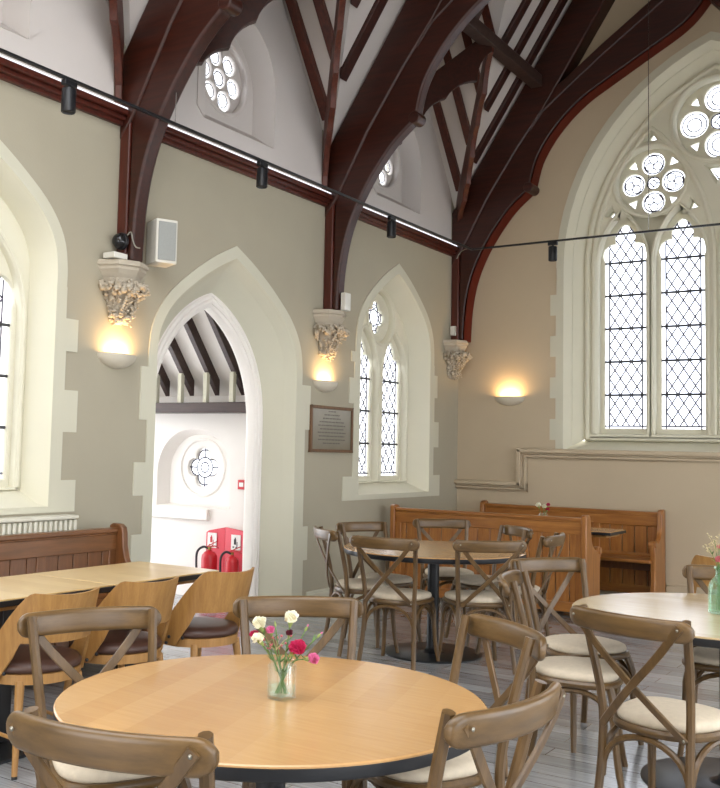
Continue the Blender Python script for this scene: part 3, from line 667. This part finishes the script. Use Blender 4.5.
def extinguisher(loc, rz, r, h, label):
    t = thing('fire_extinguisher', label, 'fire extinguisher', loc, rz)
    MB().lathe([(0, 0), (r*.9, 0), (r, .012), (r, h*.74), (r*.93, h*.8), (r*.6, h*.86), (r*.3, h*.88), (r*.3, h*.9), (0, h*.9)], (0, 0, 0), 24).build('cylinder', 'red', t)
    MB().tube([(0, 0, h*.88), (0, 0, h*.95)], r*.22, 10).build('valve', 'brass', t)
    MB().ribbon([(-.02, 0, h*.95), (.05, 0, h*.97), (.09, 0, h*.93)], .02, .01, (0, 0, 1)).build('carry_handle', 'red', t)
    MB().ribbon([(-.02, 0, h*.96), (.04, 0, h*1.03), (.085, 0, h*1.07)], .02, .008, (0, 0, 1)).build('squeeze_lever', 'red', t)
    MB().tube(catmull([(-.01, 0, h*.92), (-.06, 0, h*.95), (-r-.04, 0, h*.85), (-r-.045, 0, h*.6), (-r-.03, 0, h*.4), (-r-.015, 0, h*.2)]), .011, 8).build('hose', 'hose', t)
    MB().lathe([(r+.001, h*.35), (r+.001, h*.5)], (0, 0, 0), 12, -pi*.75, -pi*.25).build('instruction_label', 'signwhite', t)
extinguisher((-5.97, 7.235, .06), .55, .075, .49, 'left fire extinguisher, wide red cylinder with black hose')
extinguisher((-5.70, 7.235, .06), .55, .062, .46, 'right fire extinguisher, slimmer with a rounded red shoulder')
t = thing('alarm_call_point', 'small red square alarm call point on the white porch wall', 'alarm', (-5.80, YP, 1.06))
MB().box((-.045, -.03, 0), (.045, 0, .09)).build('housing', 'red', t, bev=.005); MB().box((-.025, -.033, .025), (.025, -.03, .065)).build('press_plate', 'signwhite', t)
# ------------------------------------------------------------------ crossback chairs
def rail_sec(x, y, z, h, t, tilt=.12):
    o = []
    for a, b in ((-.5, -.3), (-.43, -.41), (-.25, -.485), (0, -.5), (.25, -.485), (.43, -.41), (.5, -.3), (.5, .3), (.43, .41), (.25, .485), (0, .5), (-.25, .485), (-.43, .41), (-.5, .3)):
        o.append((x+a*t-b*h*tilt, y, z+b*h))
    return o
def seat_outline(sx, n=40):
    o = []
    for i in range(n):
        a = 2*pi*i/n; c, s = cos(a), sin(a); e = .72
        x = .2*abs(c)**e*(1 if c > 0 else -1); y = (.205+.025*(x/.2))*abs(s)**e*(1 if s > 0 else -1)
        o.append((x*sx, y*sx))
    return o
def make_chair(label, group):
    t = thing('crossback_chair', label, 'chair', group=group)
    O = seat_outline(1.); mb = MB()
    mb.loft([[(x*k, y*k, z) for x, y in O] for k, z in ((.93, .425), (.99, .428), (1.02, .437), (1.02, .447), (.985, .457), (.9, .457))]); mb.build('seat_frame', 'oakrail', t, 35)
    mb = MB(); mb.loft([[(x*k, y*k, z) for x, y in O] for k, z in ((.88, .452), (.935, .46), (.95, .472), (.925, .486), (.84, .495), (.6, .501), (.3, .503))]); mb.build('seat_pad', 'pad', t, 70)
    for s in (-1, 1):
        MB().tube(catmull([(.15, s*.165, .435), (.168, s*.182, .36), (.172, s*.186, .25), (.185, s*.195, .12), (.205, s*.21, 0)]), [.0185]*7+[.017]*7+[.0155]*7+[.014]*4, 8).build('leg', 'oak', t)
        MB().tube(catmull([(-.235, s*.2, 0), (-.2, s*.185, .2), (-.182, s*.178, .42), (-.19, s*.185, .56), (-.225, s*.2, .72), (-.266, s*.212, .878)]), .0165, 8).build('back_post', 'oak', t)
    secs = []
    for i in range(41):
        u = sin(pi/2*(-1+2*i/40)); y = u*.25; x = -.288-.055*(1-u*u); e = max(0, (abs(u)-.84)/.16); k = sqrt(max(.02, 1-e*e*.9))
        secs.append(rail_sec(x, y, .844, .08*k, .031*(.55+.45*k)))
    rail = MB().loft(secs).build('top_rail', 'oakrail', t, 50)
    for s in (-1, 1):
        P = catmull([(-.320, s*.218, .862), (-.319, s*.19, .825), (-.305, s*.12, .74), (-.275, s*.0, .615), (-.235, -s*.1, .51), (-.2, -s*.168, .437)])
        off = .006 if s > 0 else -.004
        sl_ = MB().ribbon([p+Vector((off, 0, 0)) for p in P], .03, .01, (1, 0, .25)).build('cross_slat', 'oak', t, 40)
        for c, q in (((-.329, s*.212, .852), .0055), ((-.205, -s*.165, .445), .006)): MB().ball(c, q, 5, (.5, 1, 1)).build('rivet', 'rivet', sl_)
        mb = MB(); mb.tube([(.168+(-.35)*(.5-.5*cos(pi*i/14)), s*(.185-.004*i/14), .24+.175*sin(pi*i/14)**.8) for i in range(15)], .0125, 7); mb.build('arch_brace', 'oak', t)
    MB().tube([(.170, -.182*cos(pi*i/14), .24+.175*sin(pi*i/14)**.8) for i in range(15)], .0125, 7).build('arch_brace', 'oak', t)
    MB().tube([(-.186, -.178*cos(pi*i/14), .24+.175*sin(pi*i/14)**.8) for i in range(15)], .0125, 7).build('arch_brace', 'oak', t)
    return t
N1 = 'chairs around the near round table'; N2 = 'chairs around the right round table'; N3 = 'chairs around the far round table'
CH = [(-1.49, 1.48, 102, 'crossback chair at the very front with its curved rail before the honey table', N1),
      (-2.56, 2.465, -26, 'crossback chair between the honey round table and the plywood tub chairs', N1),
      (-2.19, 3.195, -50, 'crossback chair behind the flower jar across the honey round table', N1),
      (-.915, 2.25, 173, 'crossback chair tucked against the side of the honey table, rail curving away lowest', N1),
      (-1.325, 3.19, -127, 'crossback chair with its slanting rail beyond the edge of the honey round table', N1),
      (-1.09, 3.70, 74, 'crossback chair with whole X back and seat showing before the bottle table', N2),
      (-2.01, 5.34, -33, 'crossback chair facing us with its X back before the front pew end', N2),
      (-1.87, 4.49, 15, 'crossback chair seen from the side with its rail end on, near the bottle table', N2),
      (-3.30, 5.79, 96, 'crossback chair with back to us on the left front of the pedestal table', N3),
      (-2.68, 6.14, 132, 'crossback chair with back to us on the right front of the pedestal table', N3),
      (-3.85, 7.76, -52, 'crossback chair behind the far table against the front pew', N3),
      (-4.13, 6.88, -22, 'crossback chair by the left wall below the small window sill', N3),
      (-3.99, 6.12, 50, 'crossback chair side on with a pale lit rail near the doorway', N3),
      (-3.02, 7.46, -132, 'crossback chair with a shiny rail at the far right of the pedestal table', N3),
      (-2.55, 7.0, 187, 'crossback chair seen edge on before the front pew panels', N3),
      (-1.10, 5.66, -83, 'crossback chair behind the green bottle on the far side of its table', N2)]
first = None
for x, y, az, lab, g in CH:
    a = radians(az); loc = (x+.315*cos(a), y+.315*sin(a), 0)
    if first is None:
        first = make_chair(lab, g); first.location = loc; first.rotation_euler = (0, 0, a)
    else: dup(first, loc, a, lab, g)
# ------------------------------------------------------------------ round tables
def round_table(loc, r, mat, label, base=.36):
    t = thing('round_table', label, 'table', loc, 0, 'round pedestal tables')
    MB().lathe([(0, .751), (r-.004, .751), (r, .748), (r, .744)], (0, 0, 0), 96).build('table_top', mat, t, 35)
    MB().lathe([(0, .71), (r-.012, .71), (r-.003, .714), (r, .72), (r, .744)], (0, 0, 0), 96).build('edge_band', 'black', t, 35)
    MB().tube([(0, 0, .02), (0, 0, .71)], .042, 24).build('column', 'black', t)
    MB().lathe([(0, .012), (base-.01, .012), (base, .008), (base, 0)], (0, 0, 0), 48).lathe([(.09, .012), (.06, .02), (.045, .04)], (0, 0, 0), 24).build('base_plate', 'disc', t)
    MB().tube([(-.3, 0, .7), (.3, 0, .7)], .015, 6).tube([(0, -.3, .7), (0, .3, .7)], .015, 6).build('top_bracket', 'black', t)
    return t
round_table((-1.665, 2.315, 0), .598, 'tabletop', 'round honey oak table with black edge holding the jar of carnations')
round_table((-3.33, 6.6, 0), .66, 'tabletop', 'round oak table on a black pedestal, standing empty before the pew')
round_table((-.965, 4.86, 0), .685, 'tablegrey', 'round pale oak table with the green glass bottle on it', .38)
# ------------------------------------------------------------------ rectangular tables
def rect_table(loc, rz, lx, ly, mat, label, cat='table', group=None):
    t = thing('rectangular_table', label, cat, loc, rz, group)
    MB().box((-lx/2, -ly/2, .742), (lx/2, ly/2, .75)).build('table_top', mat, t, bev=.002)
    MB().box((-lx/2, -ly/2, .715), (lx/2, ly/2, .742)).build('edge_band', 'black', t, bev=.003)
    MB().box((-.035, -.035, .02), (.035, .035, .715)).build('column', 'black', t, bev=.004)
    MB().box((-.25, -.25, 0), (.25, .25, .014)).build('base_plate', 'disc', t, bev=.003)
    MB().box((-lx/2+.05, -ly/2+.05, .69), (lx/2-.05, ly/2-.05, .715)).build('underframe', 'ply', t)
    return t
rect_table((-3.94, 4.075, 0), 0, .62, .83, 'tablepale', 'pale oak table end nearest the doorway, one of two pushed together', group='tables along the left pew')
rect_table((-3.94, 3.235, 0), 0, .62, .83, 'tablepale', 'pale oak table before the left window, cut by the picture edge', group='tables along the left pew')
rect_table((-3.45, 9.55, 0), 0, 1.15, .5, 'tabletop', 'small oak table standing in the booth between the two end pews')
# ------------------------------------------------------------------ tub chairs
def make_tub(label, group):
    t = thing('tub_chair', label, 'chair', group=group)                # faces +x
    def plan(a, k): # a = 0 straight behind
        r = .24*k; return (-.0-r*cos(a)*1.02, r*sin(a)*1.02)
    n = 40; outer = []; mb = MB(); grid = []
    for i in range(n+1):
        a = radians(-100+200*i/n); d = abs(math.degrees(a))
        q = max(0, min(1, (d-46)/54)); top = .80-.34*(q**1.5*(1-q)+q*q)-.01*cos(a*1.8)*(d < 50)
        bot = .575 if d < 50 else (.575-.18*min(1, (d-50)/20)**.7)
        bot = min(bot, top-.03)
        col = []
        for j in range(9):
            z = bot+(top-bot)*j/8; k = 1-.02*max(0, z-.40)/.4; x, y = plan(a, k); col.append((x-(.10*max(0, z-.45)/.35), y, z))
        grid.append(col)
    for col_a, off in ((grid, 0), (None, 0)):
        if col_a is None: continue
    secs = []
    for col in grid:
        inn = []
        for x, y, z in col:
            l = sqrt(x*x+y*y); inn.append((x*(1-.014/l), y*(1-.014/l), z))
        secs.append(col+inn[::-1])
    mb.loft(secs); mb.build('back_shell', 'ply', t, 45)
    O = [(.235*cos(a)*(1.0 if cos(a) < 0 else 1.05), .235*sin(a)) for a in [2*pi*i/36 for i in range(36)]]
    MB().loft([[(x*k, y*k, z) for x, y in O] for k, z in ((.9, .385), (.96, .387), (.96, .43), (.9, .432))]).build('seat_frame', 'ply', t, 35)
    MB().loft([[(x*k, y*k, z) for x, y in O] for k, z in ((.9, .43), (.96, .44), (.97, .455), (.92, .475), (.7, .485), (.3, .488))]).build('seat_cushion', 'leather', t, 60)
    for sx, sy in ((1, 1), (1, -1), (-1, 1), (-1, -1)):
        l = MB().tube([(sx*.15, sy*.15, .40), (sx*.2, sy*.19, .012)], [.022, .013], 10).build('leg', 'ply', t)
        MB().tube([(sx*.2, sy*.19, 0), (sx*.199, sy*.189, .014)], .0135, 10).build('foot_pad', 'black', l)
    MB().tube([(-.183, -.178, .16), (-.183, .178, .16)], .009, 8).tube([(-.183, .178, .16), (.183, .178, .16)], .009, 8).tube([(-.183, -.178, .16), (.183, -.178, .16)], .009, 8).build('stretcher', 'ply', t)
    sc = MB()
    for s in (-1, 1):
        for q in (-1, 1): 
            a = s*1.2+q*.16; x, y = plan(a, 1.03); sc.ball((x, y, .44), .009, 5)
    sc.build('screw', 'black', t.children[0])
    return t
TG = 'tub chairs along the left tables'
tub = make_tub('plywood tub chair in front of the picture-edge table, first of the row', TG); tub.location = (-3.66, 3.17, 0); tub.rotation_euler = (0, 0, radians(172))
dup(tub, (-3.66, 3.72, 0), radians(172), 'plywood tub chair in the middle of the row of three', TG)
dup(tub, (-3.62, 4.30, 0), radians(172), 'plywood tub chair before the fire extinguishers, last of the row', TG)
d = dup(tub, (-1.50, 7.45, 0), radians(100), 'pale plywood tub chair near the end wall behind the bottle', TG)
# ------------------------------------------------------------------ pews
def pew(loc, rz, L, label, group='church pews', pm='pew', pmz='pewz'):
    t = thing('church_pew', label, 'pew', loc, rz, group)              # back at y=0, sitter faces +y, length along +x
    mb = MB().box((.04, .02, .745), (L-.04, .06, .87)).box((.04, .02, .40), (L-.04, .055, .47)).box((.04, .015, .05), (L-.04, .05, .14))
    mb.build('back_frame', pm, t, bev=.006)
    MB().box((.02, .0, .865), (L-.02, .075, .895)).box((.03, .012, .85), (L-.03, .066, .866)).build('top_rail', pm, t, bev=.006)
    mb = MB(); n = int((L-.08)/.125); w = (L-.08)/n
    for i in range(n): mb.box((.04+i*w+.004, .03, .13), (.04+(i+1)*w-.004, .048, .75))
    mb.build('back_boards', pmz, t, bev=.004)
    k = max(2, int(L/.62))
    for i in range(k+1):
        x = .04+(L-.08-.07)*i/k; MB().box((x, .02, .13), (x+.07, .058, .75)).build('stile', pmz, t, bev=.005)
    MB().box((.04, .05, .40), (L-.04, .42, .435)).build('seat', pm, t, bev=.008)
    MB().box((.04, .10, .30), (L-.04, .125, .40)).build('seat_rail', 'pewdark', t, bev=.004)
    prof = [(0, 0), (.40, 0), (.405, .12), (.385, .2), (.385, .42), (.40, .5), (.41, .56), (.40, .60), (.375, .625), (.335, .62), (.315, .6), (.3, .59), (.25, .60), (.19, .64), (.155, .70), (.135, .78), (.13, .86), (.12, .9), (.09, .92), (.03, .925), (0, .91)]
    for x in (0, L-.05):
        e = MB().prism(prof, lambda u, v: (x, u-.01, v), lambda u, v: (x+.05, u-.01, v)).build('end_panel', pmz, t, 40, .008)
        MB().tube([(x-.012, .365, .585), (x+.062, .365, .585)], .034, 16).build('scroll', pmz, e, bev=.005)
    return t
pew((-4.90, 4.93, 0), -pi/2, 2.6, 'brown panelled pew along the left wall in front of the radiator', pm='pewold', pmz='pewshadez')
pew((-4.93, 8.80, 0), 0, 2.0, 'long panelled pew with its back to us before the window corner')
pew((-2.70, 10.555, 0), pi, 2.0, 'panelled pew facing us against the end wall')
# ------------------------------------------------------------------ vases and flowers
def bloom(mb, c, r, n=14, seed=0, flat=.75):
    rnd = random.Random(seed)
    for i in range(n):
        a = rnd.uniform(0, 2*pi); e = rnd.uniform(-.3, 1.2); d = Vector((cos(a)*cos(e), sin(a)*cos(e), sin(e)*flat)); p = Vector(c)+d*r*.5
        u = d.orthogonal().normalized(); v = d.cross(u); k = r*.62
        ring = [p+u*k*cos(q)*.9+v*k*sin(q)+d*k*(.35*sin(3*q+a)+.2*cos(2*q)) for q in [2*pi*j/10 for j in range(10)]]
        ring2 = [q+d*.0016+(q-p)*.02 for q in ring]
        mb.loft([[p-d*r*.25+(q-p)*.2 for q in ring], ring, ring2, [p-d*r*.2+(q-p)*.15 for q in ring]])
def flower(kind, base, mid, tip, mat, r, label, group, name='carnation', seed=0):
    t = thing(name, label, 'flower', base, 0, group); B = Vector(base)
    P = catmull([Vector(base)-B, Vector(mid)-B, Vector(tip)-B], 6)
    MB().tube(P, .0018, 6).build('stem', 'stem', t)
    d = (P[-1]-P[-3]).normalized(); e = P[-1]
    if kind == 'bloom':
        MB().tube([e-d*r*1.1, e-d*r*.5, e], [.0025, r*.36, r*.42], 10).build('calyx', 'bud', t)
        mb = MB(); bloom(mb, e+d*r*.2, r, 22, seed); mb.build('petals', mat, t, 60)
    elif kind == 'bud':
        MB().tube([e-d*r*1.2, e-d*r*.7, e, e+d*r*.8], [.0015, r*.5, r*.5, r*.25], 10).build('calyx', 'bud', t)
        MB().tube([e+d*r*.7, e+d*r*1.2, e+d*r*1.7], [r*.26, r*.3, r*.06], 8).build('petals', mat, t)
    elif kind == 'spray':
        mb = MB(); rnd = random.Random(seed); st = MB()
        for i in range(16):
            q = e+Vector((rnd.gauss(0, r), rnd.gauss(0, r), rnd.uniform(-r, r*1.5))); mb.ball(q, .0035, 5, (1, 1, 1), .2); st.tube([P[-4], (P[-4]+q)/2+Vector((0, 0, .006)), q], .0006, 4)
        mb.build('seed_heads', mat, t, 60); st.build('twigs', 'dried', t)
    lf = MB()
    for k in (4, 6, 8, 10):
        if k < len(P):
            p = P[k]; a = seed*1.7+k; w = Vector((cos(a), sin(a), .6))*.03; s = w.cross(Vector((0, 0, 1))).normalized()*.0025
            lf.loft([[p-s, p+s, p+s+Vector((0, 0, .0006)), p-s+Vector((0, 0, .0006))], [p+w*.5-s*1.3, p+w*.5+s*1.3, p+w*.5+s*1.3+Vector((0, 0, .0006)), p+w*.5-s*1.3+Vector((0, 0, .0006))], [p+w-s*.1, p+w+s*.1, p+w+s*.1+Vector((0, 0, .0006)), p+w-s*.1+Vector((0, 0, .0006))]])
    lf.build('leaves', 'stem', t, 60)
    return t
def jar(loc, r, h, label, mat='vase'):
    t = thing('glass_jar', label, 'vase', loc)
    O = []
    for i in range(32):
        a = 2*pi*i/32; k = (abs(cos(a))**5+abs(sin(a))**5)**(-1/5); O.append((cos(a)*k, sin(a)*k))
    def ring(q, z): return [(x*q, y*q, z) for x, y in O]
    def cring(q, z): return [(q*cos(2*pi*i/32), q*sin(2*pi*i/32), z) for i in range(32)]
    MB().loft([ring(r*.8, 0), ring(r*.96, .003), ring(r, .01), ring(r, h*.84), cring(r*.98, h*.92), cring(r*.94, h*.95), cring(r*1.03, h*.97), cring(r*1.03, h), cring(r*.93, h), cring(r*.88, h*.93), ring(r*.93, h*.83), ring(r*.93, .012), ring(r*.7, .009)]).build('jar', mat, t, 50)
    MB().loft([ring(r*.7, .0095), ring(r*.915, .013), ring(r*.915, h*.34), ring(r*.3, h*.34)]).build('water', 'water', t, 50)
    return t
J = Vector((-1.643, 2.326, .751)); FG = 'carnations in the jar on the near table'
jar(J, .034, .11, 'clear glass jar with a little water standing on the honey table')
ex = Vector((.826, .564, 0)); ey = Vector((-.564, .826, 0))           # across and away, seen from the doorway side
def fl(kind, bx, tx, tz, mat, r, label, nm='carnation', seed=0, dy=0.):
    b = J+ex*bx+Vector((0, 0, .014)); tp = J+ex*tx+ey*dy+Vector((0, 0, tz)); md = J+ex*(bx*.1+tx*.32)+ey*dy*.4+Vector((0, 0, .1))
    flower(kind, b, md, tp, mat, r*(1.25 if kind == 'bloom' else 1), label, FG, nm, seed)
fl('bloom', .015, -.066, .205, 'petalwhite', .018, 'cream carnation standing highest on the left of the jar', seed=1)
fl('bloom', .01, -.067, .165, 'petalwhite', .016, 'cream carnation drooping lowest at the left of the jar', seed=2, dy=-.015)
fl('bloom', .02, -.080, .17, 'petalmag', .012, 'small magenta carnation peeping out behind the left cream ones', seed=3, dy=.015)
fl('bloom', -.005, .022, .222, 'petalwhite', .018, 'cream carnation standing alone above the middle of the jar', seed=4)
fl('bloom', .012, -.035, .187, 'petalpink', .011, 'small pink carnation between the cream blooms', seed=5)
fl('bloom', .0, .018, .18, 'petaldark', .009, 'dark maroon carnation bud opening under the middle cream bloom', seed=6)
fl('bloom', -.012, .038, .142, 'petalmag', .022, 'large magenta carnation at the front of the jar', seed=7, dy=-.02)
fl('bloom', -.018, .082, .115, 'petalpink', .016, 'bright pink carnation leaning out over the right rim', seed=8, dy=-.02)
fl('bud', -.01, .066, .196, 'petalpink', .0075, 'upright closed green bud with a pink tip', seed=9)
fl('bud', -.014, .103, .178, 'petalpink', .0075, 'slanting closed bud reaching furthest to the right', seed=10)
fl('bud', .01, -.022, .205, 'bud', .006, 'thin green bud rising beside the small pink bloom', seed=11)
fl('spray', .008, -.03, .15, 'petaldusty', .018, 'sprig of tiny pale blossom low in the bunch', 'blossom_sprig', seed=12)
B = Vector((-1.0, 4.83, .751)); t = thing('glass_bottle', 'pale green glass bottle holding dried flowers', 'vase', B)
MB().lathe([(0, .003), (.04, .003), (.046, .008), (.047, .02), (.046, .12), (.042, .14), (.026, .16), (.016, .172), (.0145, .2), (.02, .205), (.02, .212), (.0125, .212), (.0118, .18), (.02, .163), (.037, .138), (.042, .12), (.042, .014), (0, .012)], (0, 0, 0), 32).build('bottle', 'green', t, 50)
FG = 'dried flowers in the green bottle'
def dr(kind, tx, ty, tz, mat, r, label, nm, seed):
    flower(kind, B+Vector((-tx*.3, 0, .02)), B+Vector((0, 0, .19)), B+Vector((tx, ty, tz)), mat, r, label, FG, nm, seed)
dr('bloom', .005, -.02, .245, 'petaldusty', .02, 'dusty pink dried rose just above the bottle neck', 'dried_rose', 21)
dr('bloom', .0, .01, .30, 'petaldusty', .013, 'smaller dusty pink rose at the top of the bottle', 'dried_rose', 22)
dr('spray', -.04, 0, .29, 'dried', .02, 'wispy dried grass leaning towards the pew', 'dried_grass_sprig', 23)
dr('spray', -.02, .01, .33, 'dried', .018, 'wispy dried grass standing highest in the bottle', 'dried_grass_sprig', 24)
dr('bloom', .035, .0, .32, 'stem', .012, 'dark green sprig at the picture edge', 'green_sprig', 25)
J2 = Vector((-3.6, 9.5, .751)); jar(J2, .042, .13, 'small glass jar of flowers seen over the front pew'); J = J2; FG = 'flowers in the booth jar'
ex = Vector((1, 0, 0)); ey = Vector((0, 1, 0))
fl('bloom', .01, -.05, .20, 'petalwhite', .024, 'white bloom in the booth jar, leaning to the corner', seed=31)
fl('bloom', .0, .01, .19, 'petalwhite', .022, 'white bloom upright in the middle of the booth jar', seed=32)
fl('bloom', -.01, .05, .21, 'petalmag', .017, 'upper magenta bloom in the booth jar', seed=33)
fl('bloom', -.01, .045, .165, 'petalmag', .017, 'lower magenta bloom in the booth jar', seed=34)
# ------------------------------------------------------------------ camera, light
f, px, py = 993., 305., 377.
yaw, pit, rol = radians(-34.32), radians(4.18), radians(1.34)
fw = Vector((sin(yaw)*cos(pit), cos(yaw)*cos(pit), sin(pit))); r0 = Vector((cos(yaw), -sin(yaw), 0)); u0 = r0.cross(fw)
rt = r0*cos(rol)+u0*sin(rol); up = u0*cos(rol)-r0*sin(rol)
cam = bpy.data.cameras.new('camera'); co = bpy.data.objects.new('camera', cam); COL.objects.link(co)
mw = Matrix((rt, up, -fw)).transposed().to_4x4(); mw.translation = (0, 0, 1.45); co.matrix_world = mw
cam.sensor_fit = 'VERTICAL'; cam.sensor_height = 24; cam.lens = f*24/788; cam.shift_x = (360-px)/788; cam.shift_y = -(394-py)/788; cam.clip_start = .05
SC.camera = co
SC.cycles.transparent_max_bounces = 32
w = bpy.data.worlds.new('sky'); SC.world = w; w.use_nodes = True
bg = w.node_tree.nodes['Background']; bg.inputs['Color'].default_value = (.93, .96, 1, 1); bg.inputs['Strength'].default_value = 2.35
SC.view_settings.view_transform = 'Standard'; SC.view_settings.look = 'None'; SC.view_settings.gamma = 1; SC.view_settings.use_curve_mapping = False
SC.view_settings.exposure = 1.27
